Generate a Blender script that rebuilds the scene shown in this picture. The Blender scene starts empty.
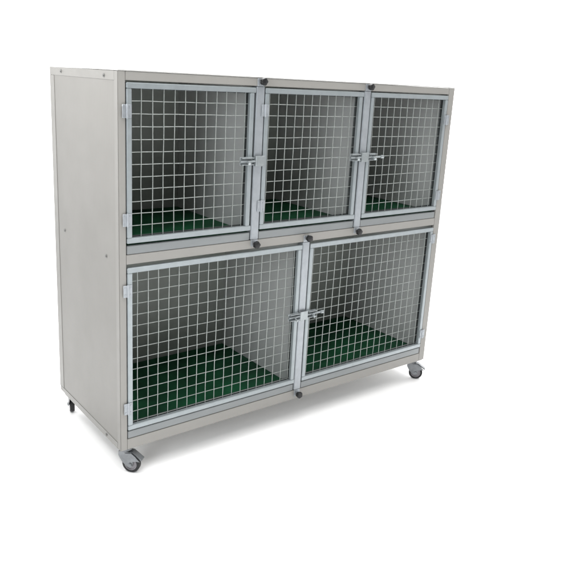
import bpy, bmesh, math, random
from mathutils import Vector, Matrix
random.seed(4)
S = bpy.context.scene
COL = S.collection

# ------------------------------------------------------------ camera
cam_d = bpy.data.cameras.new('camera')
cam = bpy.data.objects.new('camera', cam_d); COL.objects.link(cam)
cam.location = (-1.15774, -2.51563, 1.75839)
cam.rotation_euler = (1.305218, -0.0533886, -0.6568246)
cam_d.sensor_width = 36
cam_d.lens = 685.58/584*36
cam_d.shift_x = (292-281.006)/584
cam_d.shift_y = (263.72-292)/584
cam_d.clip_start = 0.05; cam_d.clip_end = 300
S.camera = cam

WORLD_DIM = 0.30
# ------------------------------------------------------------ world and lamps
w = bpy.data.worlds.new('World'); S.world = w; w.use_nodes = True
bg = w.node_tree.nodes['Background']
# world strength shaped for lighting: overbright beyond the cage, dim behind camera and left
wt = w.node_tree
tcw = wt.nodes.new('ShaderNodeTexCoord')
dt = wt.nodes.new('ShaderNodeVectorMath'); dt.operation = 'DOT_PRODUCT'; dt.inputs[1].default_value = (0.62, 0.785, 0.0)
wt.links.new(tcw.outputs['Generated'], dt.inputs[0])
wr = wt.nodes.new('ShaderNodeMapRange'); wr.interpolation_type = 'SMOOTHSTEP'
for k, v in (('From Min', -0.10), ('From Max', 0.50), ('To Min', WORLD_DIM), ('To Max', 2.7)): wr.inputs[k].default_value = v
wt.links.new(dt.outputs['Value'], wr.inputs['Value'])
wt.links.new(wr.outputs[0], bg.inputs[1])
bg.inputs[0].default_value = (1.0, 1.0, 1.0, 1)

def lamp(name, loc, target, sx, sy, power, col=(1, 1, 1)):
    l = bpy.data.lights.new(name, 'AREA'); l.shape = 'RECTANGLE'; l.size = sx; l.size_y = sy
    l.energy = power; l.color = col
    o = bpy.data.objects.new(name, l); COL.objects.link(o)
    o.location = loc
    o.rotation_euler = (Vector(target)-Vector(loc)).to_track_quat('-Z', 'Y').to_euler()
    return o
lamp('overhead_fill', (0.5, -1.2, 4.8), (0.5, -0.3, 0.0), 3.6, 3.6, 180, (1, 0.99, 0.975))  # unseen area lamp, added to push the floor to white
lamp('rear_floor_fill', (2.2, 3.0, 5.2), (2.2, 2.6, 0.0), 5.0, 5.0, 330)  # unseen lamp added to whiten the floor behind the cage
lamp('side_fill', (-1.15, 0.2, 2.65), (0.0, 0.36, 1.75), 0.7, 0.7, 40, (1, 0.995, 0.98))  # added lamp out of view, brightens the top of the side panel
lamp('partition_fill', (-3.6, -2.2, 2.2), (0.7, 0.0, 1.1), 1.6, 1.6, 84, (0.93, 0.97, 1.0))  # added fill with no real source, lifts the partitions from the left

S.view_settings.view_transform = 'Standard'
S.view_settings.look = 'None'
S.view_settings.exposure = 0.0
S.view_settings.gamma = 1.0

# ------------------------------------------------------------ materials
def mat(name, col, rough=0.5, metal=0.0, var=0.04, vscale=6.0, bump=0.0, bscale=80.0, rvar=0.08,
        stretch=(1, 1, 1), spec=0.5, rib=None, second=None):
    m = bpy.data.materials.new(name); m.use_nodes = True
    nt = m.node_tree; N = nt.nodes; L = nt.links
    b = N['Principled BSDF']
    b.inputs['Metallic'].default_value = metal
    b.inputs['Specular IOR Level'].default_value = spec
    tc = N.new('ShaderNodeTexCoord')
    mp = N.new('ShaderNodeMapping'); mp.inputs['Scale'].default_value = stretch
    L.new(tc.outputs['Object'], mp.inputs['Vector'])
    n = N.new('ShaderNodeTexNoise'); n.inputs['Scale'].default_value = vscale
    n.inputs['Detail'].default_value = 6; n.inputs['Roughness'].default_value = 0.6
    L.new(mp.outputs[0], n.inputs['Vector'])
    r = N.new('ShaderNodeValToRGB')
    r.color_ramp.elements[0].position = 0.3; r.color_ramp.elements[1].position = 0.7
    r.color_ramp.elements[0].color = tuple(c*(1-var) for c in col)+(1,)
    c2 = second or tuple(min(1, c*(1+var)) for c in col)
    r.color_ramp.elements[1].color = tuple(c2)+(1,)
    L.new(n.outputs['Fac'], r.inputs[0]); L.new(r.outputs[0], b.inputs['Base Color'])
    mr = N.new('ShaderNodeMapRange')
    mr.inputs['To Min'].default_value = max(0.03, rough-rvar); mr.inputs['To Max'].default_value = min(1, rough+rvar)
    n2 = N.new('ShaderNodeTexNoise'); n2.inputs['Scale'].default_value = vscale*2.7; n2.inputs['Detail'].default_value = 4
    L.new(mp.outputs[0], n2.inputs['Vector'])
    L.new(n2.outputs['Fac'], mr.inputs['Value']); L.new(mr.outputs[0], b.inputs['Roughness'])
    prev = None
    if bump:
        n3 = N.new('ShaderNodeTexNoise'); n3.inputs['Scale'].default_value = bscale; n3.inputs['Detail'].default_value = 3
        L.new(tc.outputs['Object'], n3.inputs['Vector'])
        bp = N.new('ShaderNodeBump'); bp.inputs['Strength'].default_value = bump; bp.inputs['Distance'].default_value = 0.002
        L.new(n3.outputs['Fac'], bp.inputs['Height']); L.new(bp.outputs[0], b.inputs['Normal']); prev = bp
    if rib:
        axis, pitch, depth = rib
        sp = N.new('ShaderNodeSeparateXYZ'); L.new(tc.outputs['Object'], sp.inputs[0])
        mu = N.new('ShaderNodeMath'); mu.operation = 'MULTIPLY'; mu.inputs[1].default_value = 2*math.pi/pitch
        L.new(sp.outputs[axis], mu.inputs[0])
        sn = N.new('ShaderNodeMath'); sn.operation = 'SINE'; L.new(mu.outputs[0], sn.inputs[0])
        b2 = N.new('ShaderNodeBump'); b2.inputs['Strength'].default_value = 1.0; b2.inputs['Distance'].default_value = depth
        L.new(sn.outputs[0], b2.inputs['Height'])
        if prev: L.new(prev.outputs[0], b2.inputs['Normal'])
        L.new(b2.outputs[0], b.inputs['Normal'])
    return m

M = {}
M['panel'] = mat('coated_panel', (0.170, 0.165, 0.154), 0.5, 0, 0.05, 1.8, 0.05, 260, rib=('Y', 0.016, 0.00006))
M['partition'] = mat('inner_sheet_lit', (0.47, 0.48, 0.475), 0.45, 0, 0.05, 3.0, 0.05, 220)  # light falling on the partitions is put into this paler tone
M['wall'] = mat('inner_sheet_shaded', (0.29, 0.308, 0.288), 0.5, 0, 0.05, 3.0, 0.05, 220)  # same sheet as the partitions, darkened to carry the interior shade
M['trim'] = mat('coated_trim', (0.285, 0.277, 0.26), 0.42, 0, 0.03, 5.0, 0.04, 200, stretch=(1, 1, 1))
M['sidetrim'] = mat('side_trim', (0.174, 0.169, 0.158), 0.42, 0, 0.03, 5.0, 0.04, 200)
M['lid'] = mat('lid_sheet', (0.5, 0.495, 0.48), 0.5, 0, 0.02, 4)
M['zinc'] = mat('galvanised_steel', (0.37, 0.395, 0.42), 0.40, 0.5, 0.09, 22, 0.08, 120, 0.14)
M['frame'] = mat('galvanised_frame', (0.34, 0.375, 0.39), 0.38, 0.5, 0.06, 22, 0.06, 120, 0.12)
M['sill'] = mat('sill_steel', (0.24, 0.255, 0.26), 0.45, 0.35, 0.08, 12, 0.05, 150, 0.1, stretch=(0.2, 1, 1))
M['wire'] = mat('galvanised_wire', (0.35, 0.375, 0.36), 0.42, 0.45, 0.15, 60, 0.1, 300, 0.1)
M['latch'] = mat('latch_steel', (0.36, 0.39, 0.40), 0.36, 0.6, 0.12, 60, 0.05, 200, 0.1)
M['mat'] = mat('green_rubber', (0.004, 0.056, 0.024), 0.62, 0, 0.4, 5, 0.35, 420, 0.08, second=(0.006, 0.098, 0.038), spec=0.3)
M['rubber'] = mat('black_rubber', (0.008, 0.008, 0.009), 0.6, 0, 0.2, 30, 0.1, 200)
M['plastic'] = mat('black_plastic', (0.007, 0.007, 0.008), 0.45, 0, 0.1, 30)
M['gap_shade'] = mat('gap_shade_dark', (0.045, 0.052, 0.052), 0.6, 0, 0.2, 20)  # near-black tone for the shaded gap round the mesh
M['fastener'] = mat('dull_screw', (0.16, 0.16, 0.155), 0.45, 0.4, 0.2, 40)
M['rim'] = mat('grey_hub', (0.21, 0.20, 0.215), 0.4, 0, 0.1, 30)
M['castermetal'] = mat('caster_steel', (0.20, 0.21, 0.22), 0.36, 0.75, 0.15, 40, 0.05, 150)
M['dark'] = mat('slot_dark', (0.02, 0.02, 0.02), 0.6, 0, 0.1, 30)
M['ground'] = mat('white_floor', (0.94, 0.94, 0.94), 0.9, 0, 0.004, 0.8, 0.0, spec=0.1)

# ------------------------------------------------------------ mesh helpers
def obj(name, bm, m, parent=None, smooth=False):
    me = bpy.data.meshes.new(name)
    bmesh.ops.recalc_face_normals(bm, faces=bm.faces)
    bm.to_mesh(me); bm.free()
    ms = m if isinstance(m, (list, tuple)) else [m]
    for x in ms: me.materials.append(M[x])
    if smooth:
        for p in me.polygons: p.use_smooth = True
        try: me.set_sharp_from_angle(angle=math.radians(38))
        except Exception: pass
    o = bpy.data.objects.new(name, me); COL.objects.link(o)
    o.parent = parent
    return o

def box(bm, x0, x1, y0, y1, z0, z1, bev=0.0, seg=2, mi=0, mtx=None):
    vs = [bm.verts.new((x, y, z)) for x in (x0, x1) for y in (y0, y1) for z in (z0, z1)]
    idx = [(0, 1, 3, 2), (4, 6, 7, 5), (0, 4, 5, 1), (2, 3, 7, 6), (0, 2, 6, 4), (1, 5, 7, 3)]
    fs = [bm.faces.new([vs[i] for i in f]) for f in idx]
    for f in fs: f.material_index = mi
    if mtx: bmesh.ops.transform(bm, matrix=mtx, verts=vs)
    if bev:
        es = list({e for f in fs for e in f.edges})
        bmesh.ops.bevel(bm, geom=es, offset=bev, segments=seg, affect='EDGES', clamp_overlap=True)
    return vs

def cyl(bm, a, b, r, n=16, r2=None, mi=0, cap=True):
    a, b = Vector(a), Vector(b); d = (b-a).normalized()
    u = d.orthogonal().normalized(); v = d.cross(u)
    r2 = r if r2 is None else r2
    A = [bm.verts.new(a+(u*math.cos(t)+v*math.sin(t))*r) for t in [2*math.pi*i/n for i in range(n)]]
    B = [bm.verts.new(b+(u*math.cos(t)+v*math.sin(t))*r2) for t in [2*math.pi*i/n for i in range(n)]]
    for i in range(n):
        f = bm.faces.new((A[i], A[(i+1) % n], B[(i+1) % n], B[i])); f.material_index = mi
    if cap:
        bm.faces.new(A[::-1]).material_index = mi; bm.faces.new(B).material_index = mi
    return A+B

def tube(bm, pts, r, n=8):
    """a swept round wire through points"""
    rings = []
    for i, p in enumerate(pts):
        p = Vector(p)
        d = (Vector(pts[min(i+1, len(pts)-1)])-Vector(pts[max(i-1, 0)])).normalized()
        u = Vector((0, 1, 0)); v = d.cross(u).normalized(); u = v.cross(d)
        rings.append([bm.verts.new(p+(u*math.cos(t)+v*math.sin(t))*r) for t in [2*math.pi*k/n for k in range(n)]])
    for a, b in zip(rings, rings[1:]):
        for k in range(n): bm.faces.new((a[k], a[(k+1) % n], b[(k+1) % n], b[k]))
    bm.faces.new(rings[0][::-1]); bm.faces.new(rings[-1])

def prism(bm, pts, axis, a0, a1, bev=0.0, mi=0):
    """polygon extruded along an axis; pts are the other two coordinates in order"""
    def P(p, a):
        q = list(p); q.insert(axis, a); return q
    A = [bm.verts.new(P(p, a0)) for p in pts]; B = [bm.verts.new(P(p, a1)) for p in pts]
    n = len(pts); fs = []
    for i in range(n): fs.append(bm.faces.new((A[i], A[(i+1) % n], B[(i+1) % n], B[i])))
    fs.append(bm.faces.new(A[::-1])); fs.append(bm.faces.new(B))
    for f in fs: f.material_index = mi
    if bev:
        es = list({e for f in fs for e in f.edges})
        bmesh.ops.bevel(bm, geom=es, offset=bev, segments=2, affect='EDGES', clamp_overlap=True)
    return A+B

def lathe(bm, prof, n=32, mi=0, mtx=None):
    """profile (r, y) turned round the Y axis; closed loop"""
    rings = []
    for r, y in prof:
        rings.append([bm.verts.new((r*math.cos(2*math.pi*k/n), y, r*math.sin(2*math.pi*k/n))) for k in range(n)])
    m = len(prof)
    for i in range(m):
        a, b = rings[i], rings[(i+1) % m]
        for k in range(n):
            bm.faces.new((a[k], a[(k+1) % n], b[(k+1) % n], b[k])).material_index = mi
    vs = [v for r in rings for v in r]
    if mtx: bmesh.ops.transform(bm, matrix=mtx, verts=vs)

# ------------------------------------------------------------ setting
bm = bmesh.new()
vs = [bm.verts.new(v) for v in ((-4.5, -5.0, 0), (7.5, -5.0, 0), (7.5, 5.0, 0), (-4.5, 5.0, 0))]; bm.faces.new(vs)
fl = obj('floor', bm, 'ground'); fl['kind'] = 'structure'

# ------------------------------------------------------------ the cage unit
D = 0.725; ZB, ZT = 0.13, 1.75; W = 2.0; T = 0.035
root = bpy.data.objects.new('animal_cage', None); COL.objects.link(root)
root['label'] = 'large grey veterinary cage on castors with five galvanised wire mesh doors in two rows'
root['category'] = 'cage'

# panels (shell)
def panel(name, x0, x1, y0, y1, z0, z1, m='panel', bev=0.001):
    b = bmesh.new(); box(b, x0, x1, y0, y1, z0, z1, bev); return obj(name, b, m, root)
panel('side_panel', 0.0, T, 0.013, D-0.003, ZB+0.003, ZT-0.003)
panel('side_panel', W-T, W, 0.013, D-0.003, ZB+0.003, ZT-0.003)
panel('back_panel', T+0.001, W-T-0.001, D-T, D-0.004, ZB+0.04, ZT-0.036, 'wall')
panel('top_panel', T+0.001, W-T-0.001, 0.013, D-0.004, ZT-0.035, ZT-0.002)
panel('floor_panel', T+0.001, W-T-0.001, 0.021, D-T-0.001, 1.020, 1.052, 'wall')
panel('floor_panel', T+0.001, W-T-0.001, 0.021, D-0.004, 0.133, 0.199, 'lid')
panel('lid', -0.002, W+0.002, -0.002, D+0.002, ZT+0.0005, ZT+0.005, 'lid', 0.001)
for x0, x1 in ((T+0.0005, T+0.0025), (W-T-0.0025, W-T-0.0005)):  # added thin sheets give the side panels' inner faces the lit tone
    for z0, z1 in ((0.2065, 1.0185), (1.0595, ZT-0.036)): panel('added_inner_lit_sheet', x0, x1, 0.024, D-T-0.001, z0, z1, 'partition', 0.0004)
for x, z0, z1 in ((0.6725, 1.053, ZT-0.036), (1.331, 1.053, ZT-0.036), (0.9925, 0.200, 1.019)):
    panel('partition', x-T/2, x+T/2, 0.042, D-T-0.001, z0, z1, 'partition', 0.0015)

# rubber mats: one per row, with a raised edge to the wall
def floor_mat(x0, x1, z):
    b = bmesh.new(); box(b, x0, x1, 0.024, D-T-0.003, z, z+0.006, 0.002)
    return obj('floor_mat', b, 'mat', root)
for x0, x1 in ((T+.003, .653), (.692, 1.312), (1.350, W-T-.003)): floor_mat(x0, x1, 1.0525)
for x0, x1 in ((T+.003, .973), (1.012, W-T-.003)): floor_mat(x0, x1, 0.1995)

# side edge profiles: thin folded trim lying on the side panel
def side_trim(xo, s):
    t = 0.0018
    x0, x1 = (xo-t, xo-0.0001) if s < 0 else (xo+0.0001, xo+t)
    b = bmesh.new()
    box(b, x0, x1, D-0.052, D-0.001, ZB+0.031, ZT-0.037, 0.0006, 1)      # back upright
    box(b, x0, x1, 0.031, D-0.001, ZT-0.036, ZT-0.001, 0.0006, 1)        # top
    prism(b, [(0.031, ZB), (D-0.072, ZB), (D-0.020, ZB+0.020), (D-0.001, ZB+0.030), (0.031, ZB+0.030)], 0, x0, x1, 0.0005)  # bottom
    box(b, x0, x1, 0.001, 0.030, ZB+0.001, ZT-0.001, 0.0006, 1)          # front return
    return obj('edge_trim', b, 'sidetrim', root)
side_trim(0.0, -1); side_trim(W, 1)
b = bmesh.new()
box(b, 0.001, 0.045, D-0.0025, D+0.0015, ZB+0.03, ZT-0.001, 0.001, 1)
box(b, W-0.045, W-0.001, D-0.0025, D+0.0015, ZB+0.03, ZT-0.001, 0.001, 1)
box(b, 0.046, W-0.046, D-0.0035, D+0.0015, ZT-0.036, ZT-0.001, 0.001, 1)
box(b, 0.046, W-0.046, D-0.0035, D+0.0015, ZB+0.001, ZB+0.036, 0.001, 1)
obj('edge_trim', b, 'trim', root)

# front frame: stiles and rails
b = bmesh.new(); box(b, 0.0, 0.0300, 0.0, 0.0125, ZB, ZT, 0.0012); obj('stile', b, 'trim', root)
b = bmesh.new()
pts = [(1.9555, ZB), (W-0.018, ZB)]
for k in range(1, 6):
    a = -math.pi/2+k*math.pi/12
    pts.append((W-0.018+0.018*math.cos(a), ZB+0.018+0.018*math.sin(a)))
pts += [(W, ZB+0.018), (W, ZT), (1.9555, ZT)]
prism(b, pts, 1, 0.0, 0.0125, 0.001); obj('stile', b, 'trim', root)
def rail(z0, z1, y0=0.0003, y1=0.0200, m='trim', x0=0.0310, x1=1.9550):
    b = bmesh.new(); box(b, x0, x1, y0, y1, z0, z1, 0.0012); return obj('rail', b, m, root)
rail(1.716, ZT-0.0003, y1=0.0123); rail(0.981, 1.0215); rail(ZB+0.0003, 0.1805)

# door sills, cut where the posts pass
def sill(x0, x1, z0, z1):
    b = bmesh.new(); box(b, x0, x1, 0.0015, 0.0205, z0, z1, 0.002); return obj('sill', b, 'sill', root)
for x0, x1 in ((0.034, 0.6465), (0.698, 1.306), (1.356, 1.951)): sill(x0, x1, 1.0230, 1.0590)
for x0, x1 in ((0.034, 0.967), (1.0185, 1.951)): sill(x0, x1, 0.1825, 0.2180)

# posts with end tabs and star knobs
def post(xc, z0, z1, zt0, zt1):
    b = bmesh.new(); h = 0.0218
    box(b, xc-h, xc+h, -0.0035, 0.0400, z0, z1, 0.003, 3)
    o = obj('post', b, 'zinc', root, True)
    tb = bmesh.new()
    box(tb, xc-0.019, xc+0.019, -0.0038, -0.0008, zt0, z0-0.0008, 0.001, 1)
    obj('end_tab', tb, 'zinc', o)
    tb = bmesh.new()
    box(tb, xc-0.019, xc+0.019, -0.0038, -0.0008, z1+0.0008, zt1, 0.001, 1)
    obj('end_tab', tb, 'zinc', o)
    for zk in (zt0+0.011, zt1-0.012):
        k = bmesh.new()
        # lobed knob on a short neck, axis along -Y
        n = 40
        prof = [(0.35, -0.0030), (0.50, -0.012), (0.92, -0.014), (1.0, -0.018), (1.0, -0.028), (0.88, -0.0325), (0.5, -0.034)]
        rings = []
        for r, y in prof:
            ring = []
            for i in range(n):
                a = 2*math.pi*i/n
                rr = 0.0165*r*(1+(0.075*math.cos(5*a+xc*9) if r > .6 else 0))
                ring.append(k.verts.new((xc+rr*math.cos(a), y-0.0007, zk+rr*math.sin(a))))
            rings.append(ring)
        for a_, b_ in zip(rings, rings[1:]):
            for i in range(n): k.faces.new((a_[i], a_[(i+1) % n], b_[(i+1) % n], b_[i]))
        k.faces.new(rings[0]); k.faces.new(rings[-1][::-1])
        obj('knob', k, 'plastic', o, True)
    return o
post(0.6725, 1.0240, 1.7150, 0.992, 1.748)
post(1.3310, 1.0240, 1.7150, 0.992, 1.748)
post(0.9925, 0.1830, 0.9800, 0.148, 1.013)

# doors: frame > wire_mesh, hinges, latch
def latch(door, x0, x1, zc, tip):
    """U-shaped bolt keeper on the door stile; tip=-1 points left, +1 right with a lever"""
    b = bmesh.new(); y = -0.0045
    box(b, x0, x1, y-0.003, y, zc-0.018, zc+0.018, 0.001, 1)
    box(b, x0+.002, x1-.002, y-0.020, y-0.0032, zc+0.0135, zc+0.0165, 0.0008, 1)
    box(b, x0+.002, x1-.002, y-0.020, y-0.0032, zc-0.0165, zc-0.0135, 0.0008, 1)
    o = obj('latch', b, 'latch', door)
    # bolt sliding in the keeper, reaching over the post
    b = bmesh.new()
    xa, xb = (x0-0.004, x1+0.016) if tip < 0 else (x0-0.016, x1+0.030)
    cyl(b, (xa, y-0.0105, zc), (xb, y-0.0105, zc), 0.0052, 14)
    if tip > 0:
        cyl(b, (xb-0.002, y-0.0105, zc), (xb+0.016, y-0.0115, zc-0.001), 0.009, 14, 0.0095)
    xm = (x0+x1)/2
    dr = random.uniform(-0.004, 0.003); sl = random.uniform(-0.005, 0.005)
    cyl(b, (xm-.003+sl, y-0.011, zc), (xm-.006+sl, y-0.034, zc-0.006+dr), 0.0042, 12)
    cyl(b, (xm-.006+sl, y-0.034, zc-0.006+dr), (xm-.007+sl, y-0.040, zc-0.008+dr), 0.0065, 12)
    obj('bolt', b, 'latch', door, True)
    b = bmesh.new()
    box(b, xm+0.006, xm+0.026, y-0.0042, y-0.0031, zc-0.0062, zc+0.0062)
    obj('slot', b, 'dark', door)

def door(x0, x1, z0, z1, hinge_left, hz, latch_x, latch_z, ext=0.0, gx=None, gz=None):
    yf, yb = -0.0045, 0.0160; fw = 0.0225
    b = bmesh.new()
    box(b, x0, x1+ext, yf, yb, z1-fw, z1, 0.0022, 3)
    box(b, x0, x1+ext, yf, yb, z0, z0+fw, 0.0022, 3)
    box(b, x0+0.0004, x0+fw, yf+0.0004, yb-0.0003, z0+fw+0.0003, z1-fw-0.0003, 0.0022, 3)
    box(b, x1-fw, x1-0.0004, yf+0.0004, yb-0.0003, z0+fw+0.0003, z1-fw-0.0003, 0.0022, 3)
    d = obj('door', b, 'frame', root, True)
    # 50 mm welded mesh behind the frame
    m = bmesh.new(); r = 0.00182; ym = yb+0.0022
    X0, X1, Z0, Z1 = x0+0.007, x1-0.007, z0+0.007, z1-0.007
    xs = []; x = gx
    while x > X0+0.012: x -= 0.05
    while x < X1-0.006:
        if x > X0+0.006: xs.append(x)
        x += 0.05
    zs = []; z = gz
    while z > Z0+0.012: z -= 0.05
    while z < Z1-0.006:
        if z > Z0+0.006: zs.append(z)
        z += 0.05
    nx = len(zs)+1
    for x in xs:
        j = random.uniform(-.0009, .0009)
        a, c, p = random.uniform(-.0014, .0014), random.uniform(-.0009, .0009), random.uniform(0, 6)
        pts = []
        for i in range(25):
            t = i/24; z = Z0+(Z1-Z0)*t
            pts.append((x+j+a*math.sin(3.1*t*2+p)+c*math.sin(t*17+p), ym+0.0006*math.sin(9*t+p), z))
        tube(m, pts, r, 8)
    for z in zs:
        a, c, p = random.uniform(-.0011, .0011), random.uniform(-.0006, .0006), random.uniform(0, 6)
        pts = []
        for i in range(25):
            t = i/24; x = X0+(X1-X0)*t
            pts.append((x, ym+0.0034+0.0005*math.sin(8*t+p), z+a*math.sin(5*t+p)+c*math.sin(t*21+p)))
        tube(m, pts, r, 8)
    for x in xs:
        for z in zs:
            q = 0.0021+random.uniform(-.0003, .0003)
            cyl(m, (x, ym-0.0004, z), (x, ym+0.0038, z), q, 6)
    obj('wire_mesh', m, 'wire', d, True)
    # dark strips standing in for the shade between wire ends and frame
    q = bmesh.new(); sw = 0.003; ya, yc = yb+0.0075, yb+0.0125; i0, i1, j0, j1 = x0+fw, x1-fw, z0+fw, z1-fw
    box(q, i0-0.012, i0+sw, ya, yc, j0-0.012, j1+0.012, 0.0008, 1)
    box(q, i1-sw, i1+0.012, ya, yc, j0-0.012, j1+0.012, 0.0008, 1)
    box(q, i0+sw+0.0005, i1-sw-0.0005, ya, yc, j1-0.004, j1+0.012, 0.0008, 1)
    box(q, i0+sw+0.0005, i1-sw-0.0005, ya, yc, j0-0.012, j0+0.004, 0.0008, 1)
    obj('gap_shade_strip', q, 'gap_shade', d)
    # hinges: two leaves and a pin
    for z in hz:
        h = bmesh.new(); xe = x0 if hinge_left else x1
        s = -1 if hinge_left else 1
        yo = -0.0062
        xa, xb = sorted((xe+s*0.0015, xe+s*0.020)); box(h, xa, xb, yo-0.002, yo+0.0002, z-0.026, z+0.026, 0.0008, 1)
        xa, xb = sorted((xe-s*0.0015, xe-s*0.020)); box(h, xa, xb, yo-0.002, yo+0.0002, z-0.026, z+0.026, 0.0008, 1)
        cyl(h, (xe, yo-0.0025, z-0.028), (xe, yo-0.0025, z+0.028), 0.0042, 12)
        for dz in (-0.016, 0.016):
            cyl(h, (xe+s*0.012, yo-0.0015, z+dz), (xe+s*0.012, yo-0.0036, z+dz), 0.0034, 10)
            cyl(h, (xe-s*0.012, yo-0.0015, z+dz), (xe-s*0.012, yo-0.0036, z+dz), 0.0034, 10)
        obj('hinge', h, 'zinc', d, True)
    latch(d, latch_x[0], latch_x[1], latch_z, 1 if latch_x[2] > 0 else -1)
    return d

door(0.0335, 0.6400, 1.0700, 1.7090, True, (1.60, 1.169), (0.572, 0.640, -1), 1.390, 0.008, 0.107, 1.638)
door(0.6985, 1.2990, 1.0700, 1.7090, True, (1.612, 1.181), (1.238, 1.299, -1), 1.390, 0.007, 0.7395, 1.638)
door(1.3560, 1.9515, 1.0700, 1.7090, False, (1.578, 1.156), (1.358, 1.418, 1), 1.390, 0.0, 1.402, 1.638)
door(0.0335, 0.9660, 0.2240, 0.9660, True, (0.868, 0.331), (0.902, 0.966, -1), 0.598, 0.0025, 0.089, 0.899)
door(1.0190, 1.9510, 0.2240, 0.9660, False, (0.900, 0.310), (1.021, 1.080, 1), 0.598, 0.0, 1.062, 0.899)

# keeper collars round the posts
for xc, zc in ((0.6725, 1.390), (1.3310, 1.390), (0.9925, 0.598)):
    b = bmesh.new()
    box(b, xc-0.0235, xc+0.0235, -0.0230, -0.0200, zc-0.023, zc+0.023, 0.001, 1)
    box(b, xc-0.0235, xc-0.0205, -0.0199, -0.0037, zc-0.023, zc+0.023, 0.001, 1)
    box(b, xc+0.0205, xc+0.0235, -0.0199, -0.0037, zc-0.023, zc+0.023, 0.001, 1)
    obj('latch_keeper', b, 'latch', root)

# screws on the side panels
for xs, s in ((0.0, -1), (W, 1)):
    for y, z in ((0.583, 1.733), (0.124, 1.729), (0.597, 1.006), (0.128, 0.992), (0.148, 0.145)):
        off = 0.0018 if (z > 1.7 or z < .2) else 0.0
        b = bmesh.new()
        cyl(b, (xs+s*off, y, z), (xs+s*(off+0.0012), y, z), 0.0085, 18)
        cyl(b, (xs+s*(off+0.0012), y, z), (xs+s*(off+0.0048), y, z), 0.0052, 6, 0.0045)
        obj('screw', b, 'fastener', root)

# castors
def caster(x, y, deg, brake):
    e_mtx = Matrix.Translation((x, y, 0)) @ Matrix.Rotation(math.radians(deg), 4, 'Z')
    R_, tr = 0.0415, 0.027
    def fin(name, b, m, parent, smooth=True):
        bmesh.ops.transform(b, matrix=e_mtx, verts=b.verts[:])
        return obj(name, b, m, parent, smooth)
    # housing: top plate, swivel bearing, crown and two fork cheeks (local +X = trailing direction)
    b = bmesh.new()
    box(b, -0.034, 0.034, -0.030, 0.030, 0.1255, 0.1296, 0.001, 1)
    cyl(b, (0, 0, 0.1255), (0, 0, 0.112), 0.026, 28, 0.029)
    cyl(b, (0, 0, 0.112), (0, 0, 0.104), 0.029, 28, 0.024)
    for s in (-1, 1):
        ya, yb2 = sorted((s*0.0165, s*0.0190))
        prism(b, [(-0.028, 0.104), (-0.029, 0.082), (-0.012, 0.052), (0.014, 0.030), (tr, 0.027), (tr+0.012, 0.036),
                  (tr+0.014, 0.052), (0.038, 0.078), (0.034, 0.104)], 1, ya, yb2, 0.0006)
    prism(b, [(-0.0282, 0.0985), (0.0342, 0.0985), (0.0342, 0.1045), (-0.0282, 0.1045)], 1, -0.0164, 0.0164, 0.0006)
    cyl(b, (tr, -0.0235, R_), (tr, 0.0235, R_), 0.0062, 14)
    cyl(b, (tr, -0.0225, R_), (tr, -0.0192, R_), 0.0105, 6)
    cyl(b, (tr, 0.0192, R_), (tr, 0.0225, R_), 0.0105, 6)
    c = fin('caster', b, 'castermetal', root)
    # tyre and rim
    mt = Matrix.Translation((tr, 0, R_))
    b = bmesh.new()
    lathe(b, [(0.0290, -0.0120), (0.0385, -0.0120), (0.0412, -0.0095), (R_, -0.004), (R_, 0.004), (0.0412, 0.0095), (0.0385, 0.0120), (0.0290, 0.0120)], 48, 0, mt)
    fin('tyre', b, 'rubber', c)
    b = bmesh.new()
    lathe(b, [(0.0050, -0.0135), (0.0120, -0.0135), (0.0150, -0.0095), (0.0240, -0.0085), (0.0262, -0.0125), (0.0289, -0.0125),
              (0.0289, 0.0125), (0.0262, 0.0125), (0.0240, 0.0085), (0.0150, 0.0095), (0.0120, 0.0135), (0.0050, 0.0135)], 48, 0, mt)
    fin('rim', b, 'rim', c)
    if brake:
        b = bmesh.new()
        prism(b, [(0.010, 0.099), (0.030, 0.0975), (0.052, 0.086), (0.078, 0.066), (0.0815, 0.070), (0.082, 0.074),
                  (0.056, 0.0915), (0.040, 0.103), (0.010, 0.1035)], 1, -0.0155, 0.0155, 0.001)
        for s in (-1, 1):
            ya, yb2 = sorted((s*0.0200, s*0.0222))
            prism(b, [(0.004, 0.098), (0.006, 0.074), (0.034, 0.058), (0.060, 0.066), (0.076, 0.064), (0.052, 0.088), (0.034, 0.1015)], 1, ya, yb2, 0.0006)
        fin('brake_pedal', b, 'castermetal', c)
    return c
caster(0.045, 0.045, -50, True)
caster(1.958, 0.050, -48, True)
caster(0.045, 0.688, 72, False)
caster(1.955, 0.688, 60, False)
